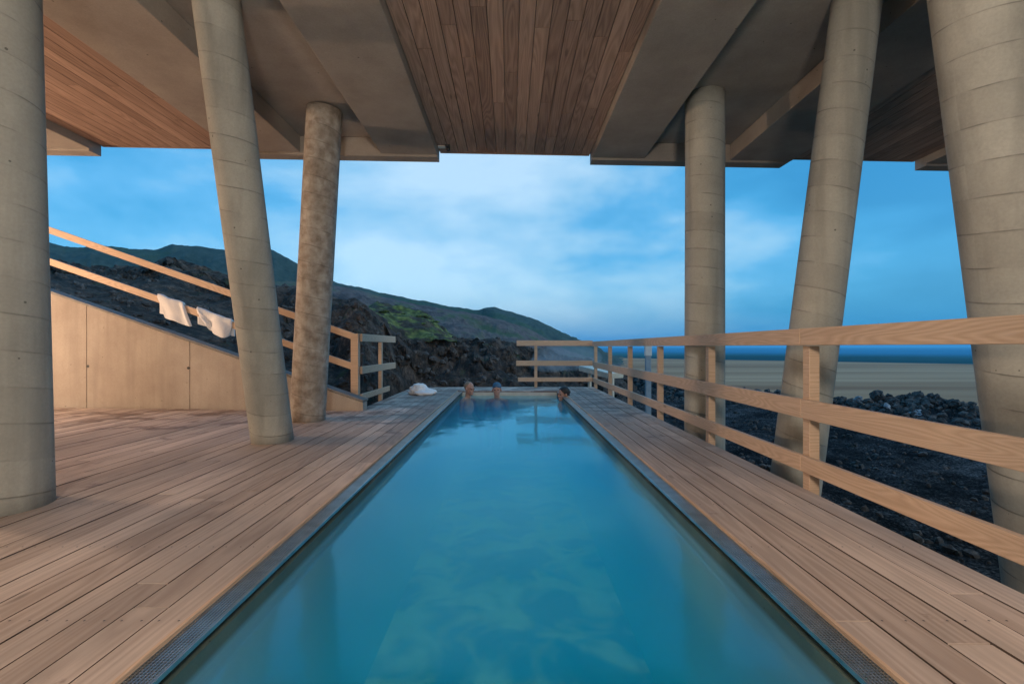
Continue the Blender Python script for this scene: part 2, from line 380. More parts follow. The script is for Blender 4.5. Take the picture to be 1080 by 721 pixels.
ridge = [(-500, 190), (-250, 225), (-60, 245), (52, 254), (68, 259), (90, 259), (96, 256), (134, 262), (165, 263), (181, 256.5), (205, 259), (233, 262), (287, 263), (307, 274), (330, 287), (353, 297), (402, 309), (429, 315), (446, 317), (471, 323), (504, 326), (514, 323), (521, 322.5), (540, 328), (568, 338), (592, 349.5), (611, 357.5), (629, 366), (645, 377), (662, 383)]
hillmesh('hill', 0, ridge, [(-500, 110), (350, 120), (520, 150), (662, 172)], 45, -4.6, M_hill, 2.2, 'dark green ridge rising behind the lava cliff on the left')
ridge2 = [(230, 300), (290, 296), (330, 298), (352, 301), (380, 307), (402, 313), (430, 319), (470, 326), (500, 330), (530, 336), (555, 345), (575, 356), (592, 366), (610, 374), (632, 382), (655, 389)]
hillmesh('hill', 0, ridge2, [(230, 70), (500, 85), (655, 104)], 32, -4.6, M_hill2, 1.3, 'brown bare hillside in front of the dark green ridge', back=40, fs=.05)

# ---------------------------------------------------------------- lava cliff close behind the pool
CPX = [-420, -150, 50, 110, 160, 176, 196, 235, 300, 350, 374, 388, 402, 418, 436, 468, 500, 520, 540, 580, 612, 640, 672]
CCY = [120, 215, 277, 279, 274, 268, 276, 288, 300, 313, 311, 320, 334, 346, 353, 352, 353, 357, 361, 368, 376, 388, 398]
CCD = [17, 16, 16, 16, 15, 15, 15, 15, 14.5, 13.3, 12.8, 12.8, 13, 13.4, 13.6, 14.2, 14.6, 15, 15.4, 17, 19, 22, 27]
BPX = [-420, 50, 372, 384, 400, 420, 438, 470, 545, 600, 625, 640, 672]
BDD = [8.9, 8.7, 8.3, 8.0, 8.9, 10.2, 11.6, 11.7, 11.7, 11.9, 12.4, 13, 17]
def base_z(px, d):
    if px < 384: return EYE - (303 + (px - 55) * .35 + 10 - CY) * d / F
    return lerp(px, [384, 395, 545, 625, 672], [-.35, -.45, -.45, -1.0, -1.5])
cl_pts = []
def cliff_pt(px, k):
    dc = lerp(px, CPX, CCD); zc = EYE - (lerp(px, CPX, CCY) - CY) * dc / F
    db = lerp(px, BPX, BDD); zb = base_z(px, db)
    if k < .7:
        q = k / .7; d = db + (dc - db) * q
        steep = q ** .55 if px > 400 else (q ** 1.0 if px < 330 else q ** (1.0 - .45 * (px - 330) / 70))
        z = zb + (zc - zb) * steep; a = min(1, q * 4) * min(1, (1 - q) * 3 + .35)
    else:
        q = (k - .7) / .3; d = dc + (18 if px < 450 else 14) * q; z = zc - q * (2.2 + max(0, zc) * .9); a = min(1, .35 + q * 2)
    X = (px - CX) * d / F; v = Vector((X, d, z))
    h = noise.ridged_multi_fractal(v * .42, 1.0, 2.2, 5, 1.0, 2.0) - 1.15
    c, _ = noise.voronoi(v * 1.5)[0], None
    h2 = (c[1] - c[0]) - .35
    gravel = 1.0
    if px < 300 and k < .42: gravel = .35
    z += a * gravel * (.34 * h + .36 * h2 + .10 * noise.fractal(v * 4, 1.0, 2.0, 4))
    dy = a * gravel * (.65 * noise.fractal(v * .9 + Vector((9, 3, 1)), 1.0, 2.0, 4) + .16 * h2)
    return Vector((X * (1 + dy / d), d + dy, z))
bm = NB(); NC, NR = 520, 84; G = []
for i in range(NC + 1):
    px = CPX[0] + (CPX[-1] - CPX[0]) * i / NC
    if px < 20: pass
    G.append([bm.verts.new(cliff_pt(px, j / NR)) for j in range(NR + 1)])
for i in range(NC):
    for j in range(NR): bm.faces.new([G[i][j], G[i+1][j], G[i+1][j+1], G[i][j+1]])
tag(obj('lava_cliff', bm, M_lava), 'rough black lava cliff rising behind the far end of the pool', kind='structure')

# loose rubble (one mass of stones nobody could count)
TPL = {}
def rock_template(sub, n):
    if sub not in TPL:
        TPL[sub] = []
        for q in range(n):
            b_ = bmesh.new(); bmesh.ops.create_icosphere(b_, subdivisions=sub, radius=1.0)
            off = Vector((rnd.random() * 50, rnd.random() * 50, q)); vs = []
            for v in b_.verts:
                k = noise.fractal(v.co * 1.3 + off, 1.0, 2.0, 3) * .5 + noise.noise(v.co * 3.5 + off) * .2
                vs.append(v.co * (1 + k))
            TPL[sub].append((vs, [[v.index for v in f.verts] for f in b_.faces])); b_.free()
    return rnd.choice(TPL[sub])
def add_rock(bm, c, r, sq=.75, seed=0, sub=1):
    vs, fs = rock_template(sub, 24)
    rot = Matrix.Rotation(rnd.random() * 6.28, 3, Vector((rnd.random() - .5, rnd.random() - .5, rnd.random() + .1)).normalized())
    s = Vector((rnd.uniform(.7, 1.3), rnd.uniform(.7, 1.2), sq * rnd.uniform(.7, 1.2))); c = Vector(c)
    nv = [bm.verts.new(c + rot @ Vector((p.x * s.x, p.y * s.y, p.z * s.z)) * r) for p in vs]
    for f in fs: bm.faces.new([nv[k] for k in f])
bm = NB()
for _ in range(800):
    px = rnd.uniform(20, 655); k = rnd.random() ** 1.3 * .72
    p = cliff_pt(px, k); add_rock(bm, p, rnd.uniform(.02, .09) * (1 + .5 * rnd.random()), sub=1)
tag(obj('cliff_rubble', bm, M_rock2), 'loose dark lava stones scattered over the cliff slope', 'rubble', kind='stuff')
bm = NB()
for _ in range(3600):
    i = rnd.randrange(2, len(BP) - 2); k = rnd.random()
    ax, ay = BP[i]; bx, by = BP[i+1]; x = ax + (bx - ax) * k + rnd.gauss(-.5, 1.0); y = ay + (by - ay) * k + rnd.gauss(-.3, .9)
    r = abs(rnd.gauss(.045, .055)) + .025
    add_rock(bm, (x, y, ground_z(x, y) + r * .25), r, sub=2 if r > .18 else 1)
for _ in range(3800):
    x = 2.2 + 12 * rnd.random() ** 1.3; y = 1.5 + 20 * rnd.random() ** 1.3
    if berm_sd(x, y) > 0: continue
    r = abs(rnd.gauss(.018, .028)) + .012
    add_rock(bm, (x, y, ground_z(x, y) + r * .2), r)
tag(obj('berm_rubble', bm, M_rock2), 'dark lava rubble heaped along the edge of the pale sand plain', 'rubble', kind='stuff')
def boulder(px, py, d, r, m, label, sq=.8):
    bm = NB(); q = P(px, py, d); add_rock(bm, (0, 0, 0), r * .72, sq=sq, sub=3)
    o = obj('boulder', bm, m, smooth=False); o.location = q; tag(o, label, 'boulder', 'boulders on the lava berm')
boulder(925, 417, 15.0, .30, M_rock2, 'rounded dark boulder with a peak, highest on the lava berm', 1.0)
boulder(957, 421, 14.6, .26, M_rock2, 'squat dark boulder just right of the highest one on the berm', .8)
boulder(992, 425, 13.9, .22, M_rock2, 'mid-sized dark boulder in the middle of the row nearest the big column', .8)
boulder(1023, 429, 13.4, .20, M_rock2, 'small round dark boulder beside the leaning column at the right edge', 1.0)
boulder(905, 421, 15.0, .22, M_pale, 'flat pale bluish stone at the left end of the boulder row', .4)
boulder(967, 436, 13.4, .24, M_pale, 'smooth blue-grey stone lying below the dark boulders on the berm', .5)
boulder(936, 428, 13.8, .13, M_pale, 'small whitish broken stone between two dark boulders', .6)

# mossy knoll on top of the cliff
M_knoll = rocky('moss grown lava', [(.36, (.006, .006, .005)), (.5, (.03, .026, .018)), (.62, (.10, .085, .05))], scale=1.6, bumpd=.06)
tk = M_knoll.node_tree; bk = tk.nodes['Principled BSDF']; src = bk.inputs['Base Color'].links[0].from_socket
ok_ = mk(tk, 'ShaderNodeTexCoord').outputs['Object']
nk = mk(tk, 'ShaderNodeTexNoise', {'Vector': ok_, 'Scale': 1.5, 'Detail': 6, 'Roughness': .6}); nk2 = mk(tk, 'ShaderNodeTexNoise', {'Vector': ok_, 'Scale': 5.0, 'Detail': 5})
mcol = ramp(tk, nk2.outputs[0], [(.35, (.03, .042, .010)), (.5, (.075, .10, .022)), (.65, (.17, .19, .05))]).outputs[0]
tk.links.new(mix(tk, ramp(tk, nk.outputs[0], [(.45, 0.0), (.51, 1.0)]).outputs[0], src, mcol), bk.inputs['Base Color'])
bm = NB(); G = []
KX = [384, 390, 398, 408, 420, 432, 445, 456, 463, 472, 482]; KY = [332, 323, 320, 321, 323, 325, 327, 334, 342, 351, 358]
for i in range(91):
    px = 384 + 98 * i / 90; zc = EYE - (lerp(px, KX, KY) - CY) * 16.6 / F; col = []
    for j in range(61):
        k = j / 60
        d = 13.0 + (16.6 - 13.0) * k / .75 if k < .75 else 16.6 + 3 * (k - .75) / .25
        z0 = EYE - (lerp(px, CPX, CCY) + 6 - CY) * 13.0 / F
        z = z0 + (zc - z0) * min(1, k / .75) ** .8 if k < .75 else zc - 2.5 * ((k - .75) / .25) ** 1.5
        X = (px - CX) * d / F; v = Vector((X, d, 0)); c = noise.voronoi(v * 1.3)[0]
        z += (.16 * (.5 - c[0]) + .10 * noise.fractal(v * 2.5, 1.0, 2.0, 5)) * (1 if k < .75 else .3)
        col.append(bm.verts.new((X, d, z)))
    G.append(col)
for i in range(90):
    for j in range(60): bm.faces.new([G[i][j], G[i+1][j], G[i+1][j+1], G[i][j+1]]).smooth = True
tag(obj('mossy_knoll', bm, M_knoll), 'lava knoll with bright green moss on top of the cliff', kind='structure')

# moss
bm = NB()
def moss_clump(px, py, d, r):
    c = P(px, py, d)
    res = bmesh.ops.create_icosphere(bm, subdivisions=3, radius=1.0)
    off = Vector((rnd.random() * 30, rnd.random() * 30, 0))
    for v in res['verts']:
        n = noise.fractal(v.co * 1.6 + off, 1.0, 2.0, 5) * .6 + .1 * noise.noise(v.co * 9 + off)
        v.co = c + Vector((v.co.x * r * 1.3, v.co.y * r * 1.1, v.co.z * r * .38)) * (1 + n)
mo = random.Random(3)
spots = [(402, 325, 14.6, .42), (418, 327, 15.2, .42), (430, 333, 15.0, .45), (445, 330, 16.0, .42), (440, 340, 14.6, .5), (455, 345, 14.6, .38), (425, 343, 14.2, .42), (462, 350, 14.2, .28), (448, 349, 13.9, .4), (412, 334, 14.0, .36), (395, 322, 14.2, .3), (453, 336, 15.6, .35)]
for (px, py, d, r) in spots:
    for _ in range(5): moss_clump(px + mo.uniform(-8, 10), py + 5 + mo.uniform(-2, 6), 14.8 + mo.uniform(-.7, .9), r * mo.uniform(.10, .28))
tag(obj('moss', bm, M_mossg, smooth=False), 'bright yellow-green moss covering the top of the lava cliff', 'moss', kind='stuff')

# ---------------------------------------------------------------- pool
PE = 10.07          # far end of the pool
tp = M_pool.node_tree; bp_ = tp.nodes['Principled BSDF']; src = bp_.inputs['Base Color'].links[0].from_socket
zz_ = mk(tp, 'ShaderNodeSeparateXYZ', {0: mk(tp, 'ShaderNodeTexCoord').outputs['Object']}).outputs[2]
tp.links.new(mix(tp, ramp(tp, mth(tp, 'ADD', zz_, .5), [(.37, 1.0), (.40, 0.0)]).outputs[0], src, (.20, .36, .44)), bp_.inputs['Base Color'])  # lining coloured paler below the waterline to brighten the water
bm = NB()
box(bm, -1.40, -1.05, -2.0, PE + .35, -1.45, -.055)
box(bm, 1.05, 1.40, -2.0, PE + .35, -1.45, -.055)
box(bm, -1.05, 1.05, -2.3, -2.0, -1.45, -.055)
tag(obj('pool_wall', bm, M_pool), 'concrete pool walls, dark above the waterline and paled below to brighten the water', kind='structure')
bm = NB(); box(bm, -1.05, 1.05, PE, PE + .30, -1.45, -.034)
tag(obj('pool_end_ledge', bm, M_ledge, bevel=.01), 'pale ledge along the far end of the pool', kind='structure')
bm = NB(); box(bm, -1.40, 1.40, -2.3, PE + .35, -1.62, -1.452)
M_floor = rocky('pale pool floor with ripple light', [(.30, (.05, .05, .02)), (.44, (.14, .13, .06)), (.55, (.80, .74, .42)), (.63, (.95, .9, .6)), (.74, (.3, .27, .14))], scale=1.9, bumpd=.01, det=2.6, dist=.45)  # cream and olive blotches paint rippled light onto the floor
tag(obj('pool_floor', bm, M_floor), 'blotchy pale floor with rippled light painted in, seen through the water', kind='structure')

def grating(sgn):
    r = empty('drain_grating', (sgn * 1.10, 0, -.03), ('steel drain grating along the left edge of the pool, blue with sky light' if sgn < 0 else 'steel drain grating along the right edge of the pool beside the narrow deck'), 'grating', 'drain gratings beside the pool')
    bm = NB(); a, bb = sgn * 1.052, sgn * 1.148
    for k in range(9):
        x = a + (bb - a) * k / 8; box(bm, x - .0022, x + .0022, -.6, PE, -.024, -.012)
    y = -.2
    while y < PE:
        w = .0035 if y < 3.5 else .006
        box(bm, min(a, bb), max(a, bb), y, y + w, -.022, -.0135); y += .0125 if y < 3.5 else .03
    obj('grid', bm, M_steel, r)
    bm = NB(); box(bm, a - .003, a + .003, -.6, PE, -.024, -.008); obj('edge_strip', bm, M_steel, r)
grating(-1); grating(1)

# water: clear surface over blue milky water
m = bpy.data.materials.new('geothermal pool water'); m.use_nodes = True; t = m.node_tree; t.nodes.clear()
ob = mk(t, 'ShaderNodeTexCoord').outputs['Object']
w1 = mk(t, 'ShaderNodeTexNoise', {'Vector': mk(t, 'ShaderNodeMapping', {'Vector': ob, 'Scale': (1.6, 1.0, 1)}).outputs[0], 'Scale': 1.6, 'Detail': 2})
bmp = mk(t, 'ShaderNodeBump', {'Height': w1.outputs[0], 'Strength': .2, 'Distance': .03})
gl = mk(t, 'ShaderNodeBsdfGlossy', {'Roughness': .09, 'Color': (.38, .84, 1.0, 1), 'Normal': bmp.outputs[0]})
tr = mk(t, 'ShaderNodeBsdfTransparent', {'Color': (1, 1, 1, 1)})
fr = mk(t, 'ShaderNodeFresnel', {'IOR': 1.46, 'Normal': bmp.outputs[0]})
gm = mk(t, 'ShaderNodeNewGeometry')
fac = mth(t, 'MULTIPLY', fr.outputs[0], mth(t, 'SUBTRACT', 1.0, gm.outputs['Backfacing']))
mxs = mk(t, 'ShaderNodeMixShader', {0: fac, 1: tr.outputs[0], 2: gl.outputs[0]})
vol = mk(t, 'ShaderNodeVolumePrincipled', {'Color': (.0, .435, .998, 1), 'Density': .76, 'Anisotropy': 0.0, 'Absorption Color': (.1, .65, .95, 1)})
mk(t, 'ShaderNodeOutputMaterial', {'Surface': mxs.outputs[0], 'Volume': vol.outputs[0]})
M_water = m
bm = NB(); box(bm, -1.047, 1.047, -1.99, PE - .003, -1.449, -.10)
tag(obj('water', bm, M_water), 'still turquoise blue geothermal water filling the pool', kind='structure')

# ---------------------------------------------------------------- decks
def boards(bm, x0, x1, pitch, y0, y1, ztop, gap=.0065, th=.03, seg=(2.6, 4.6), cut=None, screws=False):
    n = max(1, round((x1 - x0) / pitch)); w = (x1 - x0) / n
    for i in range(n):
        a = x0 + i * w + gap / 2; b2 = a + w - gap; y = y0 - rnd.random() * 2.5
        yend = y1 if cut is None else cut((a + b2) / 2)
        while y < yend:
            e = min(yend, y + rnd.uniform(*seg)); s = max(y, y0)
            if yend - e < .5: e = yend
            if screws and e - s > .25:
                jy = math.ceil((s + 2.05) / .6) * .6 - 2.0 + .025
                while jy < e - .02 and jy < 7:
                    if jy > .6:
                        for sx2 in (a + .028, b2 - .028):
                            vv = [bm.verts.new((sx2 + .0042 * math.cos(q * 1.0472), jy + .0042 * math.sin(q * 1.0472), ztop + .0035)) for q in range(6)]
                            bm.faces.new(vv).material_index = 2
                    jy += .6
            if e - s > .25: box(bm, a, b2, s, e - .006, ztop - th, ztop + rnd.uniform(-.002, .002), side=1)  # dark board sides put the shade of the gaps into the colour
            y = e
bm = NB()
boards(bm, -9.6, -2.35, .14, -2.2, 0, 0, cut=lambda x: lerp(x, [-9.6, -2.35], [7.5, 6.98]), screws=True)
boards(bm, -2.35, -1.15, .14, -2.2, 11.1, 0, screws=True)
tag(obj('deck', bm, [M_deck, M_joist_gapshade, M_dark]), 'broad deck of weathered brown boards left of the pool', kind='structure')
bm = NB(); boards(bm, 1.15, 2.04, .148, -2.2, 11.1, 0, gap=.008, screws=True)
tag(obj('deck', bm, [M_deck, M_joist_gapshade, M_dark]), 'narrow deck of long boards between the pool and the right railing', kind='structure')
bm = NB()
for k in range(6):
    y = PE + .03 + k * .172
    bar(bm, (-1.146, y + .08, -.015), (1.146, y + .08, -.015), .165, .03)
tag(obj('deck', bm, [M_deck, M_joist_gapshade, M_dark]), 'short deck crossing behind the far end of the pool', kind='structure')
bm = NB()
box(bm, 1.1485, 1.163, -2.2, PE + .02, -.05, .0035)  # edging in lighter orange wood, the lit board edge painted into its colour
box(bm, -1.163, -1.1485, -2.2, PE + .02, -.05, .0035)
tag(obj('deck_edge', bm, M_rail, bevel=.002), 'thin timber edging of the decks along the pool, coloured as if lit', kind='structure')
bm = NB()
box(bm, 1.99, 2.036, -2.2, 11.08, -.20, -.034)
box(bm, -2.346, -2.30, 7.2, 11.08, -.30, -.034)
bar(bm, (-2.3, 11.06, -.13), (1.99, 11.06, -.13), .04, .19)
y = -2.0
while y < 11:
    box(bm, 1.42, 1.985, y, y + .05, -.20, -.036); box(bm, -9.5 if y < 6.9 else -2.29, -1.42, y, y + .05, -.20, -.036); y += .6
for y in (0.2, 3.4, 6.6, 9.8): box(bm, 1.75, 1.9, y, y + .15, -1.6, -.165)
tag(obj('deck_joists', bm, M_joist_gapshade), 'joists and fascia boards under the decks', kind='structure')

# ---------------------------------------------------------------- concrete stair wall, stairs
def wy(x): return lerp(x, [-9.6, -7.43, -2.27], [7.55, 7.43, 7.0])
def wtop(x): return lerp(x, [-9.6, -2.27], [2.60, .165])
SL = (wtop(-9.6) - wtop(-2.27)) / 7.33
sw = empty('stair_wall', (-5, 7.2, 0), 'pale concrete wedge wall sloping down to the deck, with cast joints', 'wall')
bm = NB()
cuts = [-9.6, (93 - CX) / F * 7.41, (200 - CX) / F * 7.23, -2.25]
bm2 = NB()
for a, c in zip(cuts, cuts[1:]):
    a += .004; c -= .004
    pts = [(a, wy(a)), (c, wy(c)), (c, wy(c) + .2), (a, wy(a) + .2)]
    lo = [bm.verts.new((x, y, -.2)) for x, y in pts]; hi = [bm.verts.new((x, y, wtop(x) - .045)) for x, y in pts]
    bm.faces.new(lo); bm.faces.new(hi)
    for i in range(4): bm.faces.new([lo[i], lo[(i+1) % 4], hi[(i+1) % 4], hi[i]])
obj('panel', bm, M_wall, sw, bevel=.006)
bar(bm2, (-9.6, wy(-9.6) + .1, wtop(-9.6) - .02), (-2.25, wy(-2.25) + .1, wtop(-2.25) - .02), .215, .03)
obj('cap', bm2, M_cap, sw)
for px, py in ((94, 386), (198, 388)):
    d = lerp(px, [94, 198], [7.40, 7.22]); q = P(px, py, d); bm = NB(); q.y = wy(q.x) - .004; cyl(bm, q + Vector((0, .03, 0)), q, .022, n=14)
    obj('tie_hole', bm, M_dark, sw)
bm = NB(); n = 14
for i in range(n):
    x1 = -2.5 - i * .49; h = .172 * (i + 1); box(bm, x1 - .49, x1 + .0, 7.72 + .0, 8.7, -.4, h - .36)
tag(obj('staircase', bm, M_cap), 'concrete steps climbing behind the wedge wall', 'stairs')

# ---------------------------------------------------------------- railings
def rail_part(name, p0, p1, h, w, root, m=None):
    bm = NB(); bar(bm, p0, p1, w, h); return obj(name, bm, m or M_rail, root, bevel=.004)
rr = empty('railing', (2.05, 5, 0), 'long larch railing with three rails along the right side of the pool deck', 'railing', 'timber railings')
posts = [-.04, 1.53, 3.10, 4.67, 6.24, 7.81, 9.38, 10.95]
for i, y in enumerate(posts):
    bm = NB(); box(bm, 2.042, 2.112, y, y + .07, -.22, .985); obj('post', bm, M_rail, rr, bevel=.003)
def rails_y(x, y0, y1, splits):
    for nm, z0, z1, w in (('top_rail', .99, 1.105, .045), ('middle_rail', .49, .62, .036), ('bottom_rail', .125, .235, .036)):
        ysl = [y0] + splits + [y1]
        for a, c in zip(ysl, ysl[1:]):
            rail_part(nm, (x, a + .0015, (z0+z1)/2), (x, c - .0015, (z0+z1)/2), z1 - z0, w, rr)
rails_y(2.022, -1.2, 10.955, [3.135, 7.845])
fr_ = empty('railing', (1.1, 11.0, 0), 'short railing crossing behind the far right corner of the pool', 'railing', 'timber railings')
for nm, z0, z1, x0 in (('top_rail', 1.0, 1.13, .17), ('middle_rail', .52, .645, .16), ('bottom_rail', .14, .24, .20)):
    rail_part(nm, (x0, 10.98, (z0+z1)/2), (2.0, 10.98, (z0+z1)/2), z1 - z0, .036, fr_)
for x in (.60,):
    bm = NB(); box(bm, x, x + .07, 11.0, 11.07, -.1, .998); obj('post', bm, M_rail, fr_, bevel=.003)

hr = empty('handrail', (-5, 7.5, 0), 'sloping two-rail stair handrail descending behind the wedge wall', 'handrail', 'timber railings')
HD = 7.42
def hp(px, py, d=HD): return P(px, py, d)
rail_part('top_rail', hp(-110, 186), hp(376, 355.8), .105, .045, hr)
rail_part('lower_rail', hp(-110, 219.5), hp(374, 387), .105, .045, hr)
for px in (-60, 20):
    a = hp(px, 0); xx = a.x; bm = NB(); zt = hp(px, 203 + (px + 60) * .35).z
    box(bm, xx - .04, xx + .04, HD + .03, HD + .10, wtop(xx) - .4, zt); obj('post', bm, M_rail, hr, bevel=.003)
lr = empty('railing', (-2.42, 8.2, 0), 'short three-rail railing at the foot of the stairs beside the deck', 'railing', 'timber railings')
bm = NB(); box(bm, -2.55, -2.43, 7.30, 7.40, -.1, 1.19); obj('post', bm, M_rail, lr, bevel=.003)
bm = NB(); box(bm, -2.43, -2.37, 8.42, 8.50, -.1, 1.06); obj('post', bm, M_rail, lr, bevel=.003)
for nm, z0, z1, y1 in (('top_rail', 1.065, 1.19, 9.35), ('middle_rail', .54, .66, 9.35), ('bottom_rail', .12, .215, 8.9)):
    rail_part(nm, (-2.40, 7.36, (z0+z1)/2), (-2.36, y1, (z0+z1)/2 + (.0)), z1 - z0, .036, lr)

# ---------------------------------------------------------------- building overhead
def edge(x): return 6.87 + .0434 * x
bd = empty('building', (0, 0, 4.0), 'concrete building raised over the pool on round columns, underside of boards and beams', 'building')
ZB, ZS, ZR = 3.77, 3.88, 4.01
YB = -2.6
bm = NB(); prism(bm, [(-9.8, YB), (9.8, YB), (9.8, edge(9.8)), (-9.8, edge(-9.8))], ZR, ZR + .5); obj('roof_slab', bm, M_beam, bd)
for a, c in ((-9.75, -8.2), (-6.85, -5.92), (-3.92, -3.01), (-1.86, -1.05), (1.22, 2.0), (3.30, 4.24), (6.35, 7.3), (8.6, 9.7)):
    bm = NB(); prism(bm, [(a, YB), (c, YB), (c, edge(c) - .2), (a, edge(a) - .2)], ZB, ZR - .003); obj('beam', bm, M_beam, bd, bevel=.008)
def rim(a, c, chl=0, chr_=0):
    bm = NB(); y0a = edge((a + c) / 2) - .197
    pts = [(a, ZR - .003), (a, ZB - .03 + chl), (a + chl * 1.6, ZB - .03), (c - chr_ * 1.6, ZB - .03), (c, ZB - .03 + chr_), (c, ZR - .003)]
    if not chl: pts.pop(1); pts[1] = (a, ZB - .03)
    if not chr_: pts = pts[:-2] + [pts[-1]]; pts[-2] = (c, ZB - .03)
    va = [bm.verts.new((x, edge(x) - .197, z)) for x, z in pts]; vb = [bm.verts.new((x, edge(x) + .0, z)) for x, z in pts]
    bm.faces.new(va); bm.faces.new(vb[::-1]); n = len(pts)
    for i in range(n): bm.faces.new([va[i], va[(i+1) % n], vb[(i+1) % n], vb[i]])
    obj('edge_beam', bm, M_beam, bd, bevel=.006)
rim(-3.915, -1.052); rim(1.222, 4.35, 0, .11); rim(-9.7, -5.93); rim(6.36, 9.7)
for a, c in ((-5.917, -3.922), (-1.048, 1.218), (4.242, 6.348)):
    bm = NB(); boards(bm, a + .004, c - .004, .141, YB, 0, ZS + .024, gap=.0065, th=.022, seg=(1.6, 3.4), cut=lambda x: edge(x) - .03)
    obj('board_soffit', bm, [M_soff, M_joist_gapshade], bd)
    bm = NB(); bar(bm, (a + .01, edge(a) - .012, ZS + .06), (c - .01, edge(c) - .012, ZS + .06), .03, .125); obj('fascia_board', bm, M_soff, bd)
# facade behind the camera: concrete with a wide glazed opening
bm = NB()
box(bm, -9.8, -4.0, YB - .25, YB - .003, -.4, ZR + .3); box(bm, 4.0, 9.8, YB - .25, YB - .003, -.4, ZR + .3); box(bm, -4.0, 4.0, YB - .25, YB - .003, 2.9, ZR + .3); box(bm, -4, 4, YB - .25, YB - .003, -.4, .02)
obj('facade', bm, M_wall, bd)
M_glass = simple('dark window glass', (.02, .025, .03), .05)
bm = NB(); box(bm, -3.998, 3.998, YB - .16, YB - .13, .021, 2.898); obj('window', bm, M_glass, bd)
bm = NB(); prism(bm, [(-9.8, edge(-9.8) - 9.2), (-9.6, edge(-9.8) - 9.2), (-9.6, 7.3), (-9.8, 7.3)], -.4, ZB - .01); obj('side_wall', bm, M_wall, bd)

# ---------------------------------------------------------------- columns
def column(base, top, r0, r1, m, label):
    base, top = Vector(base), Vector(top)
    o = None; bm = NB(); cyl(bm, Vector((0, 0, 0)), top - base, r0, r1, n=56, rings=24)
    o = obj('concrete_column', bm, m); o.location = base
    tag(o, label, 'column', 'round concrete columns')
column((-3.10, 2.78, -.02), (-3.13, 2.70, ZR - .003), .235, .235, M_colA, 'thick vertical grey column at the left edge, nearest on the wide deck')
column((-2.475, 4.76, -.02), (-2.52, 3.90, ZR - .003), .200, .185, M_colA, 'pale column leaning left, standing mid-deck on the left side')
column((-2.70, 6.08, -.02), (-2.37, 5.83, ZR - .003), .222, .215, M_colB, 'blotchy brown column leaning right beside the stair wall')
column((2.36, 5.52, -1.7), (2.36, 5.50, ZR - .003), .232, .222, M_colA, 'upright column farthest away behind the right railing')
column((2.40, 4.12, -1.7), (2.98, 3.90, ZR - .003), .205, .183, M_colA, 'column leaning to the right behind the second visible railing post')
column((3.56, 2.82, -1.7), (2.80, 2.80, ZR - .003), .25, .245, M_colA, 'huge near column leaning left at the right edge behind the railing')

# ---------------------------------------------------------------- small things
# security camera at the soffit corner
cmr = empty('security_camera', P(469, 154, 6.62), 'small white box with a black camera under the roof edge above the pool', 'camera')
q = P(466, 153.5, 6.62)
bm = NB(); box(bm, q.x - .055, q.x + .05, 6.58, 6.66, q.z - .03, q.z + .03); obj('junction_box', bm, M_white, cmr, bevel=.005)
bm = NB(); cyl(bm, (q.x + .09, 6.52, q.z - .02), (q.x + .09, 6.66, q.z - .005), .033, n=16); cyl(bm, (q.x + .09, 6.6, q.z), (q.x + .07, 6.6, q.z + .12), .012, n=10); obj('camera_body', bm, M_dark, cmr)
bm = NB(); bmesh.ops.create_uvsphere(bm, u_segments=16, v_segments=10, radius=.03, matrix=Matrix.Translation((q.x + .095, 6.60, q.z - .065))); obj('lens_dome', bm, M_dark, cmr, smooth=True)

# marker post beyond the railing
mpz = empty('marker_post', P(683.5, 430, 12.0), 'white-topped grey marker post standing behind the right railing', 'post')
a = P(683.5, 0, 12.0).x
bm = NB(); box(bm, a - .085, a + .085, 11.94, 12.06, .74, 1.13); obj('white_top', bm, M_white, mpz, bevel=.01)
bm = NB(); box(bm, a - .07, a + .07, 11.95, 12.05, -1.5, .737); obj('shaft', bm, M_grey, mpz, bevel=.008)
# pale slab beyond the corner
bm = NB(); q0 = P(618, 388, 12.4); q1 = P(650, 396, 11.4)
bar(bm, q0, q1, .5, .14); cyl(bm, q0 + Vector((.1, 0, -.07)), q0 + Vector((.1, 0, -1.5)), .05, n=10); cyl(bm, q1 + Vector((-.1, 0, -.07)), q1 + Vector((-.1, 0, -1.7)), .05, n=10)
tag(obj('bench', bm, M_ledge, bevel=.01), 'pale low bench slab just outside the far right corner railing', 'bench')

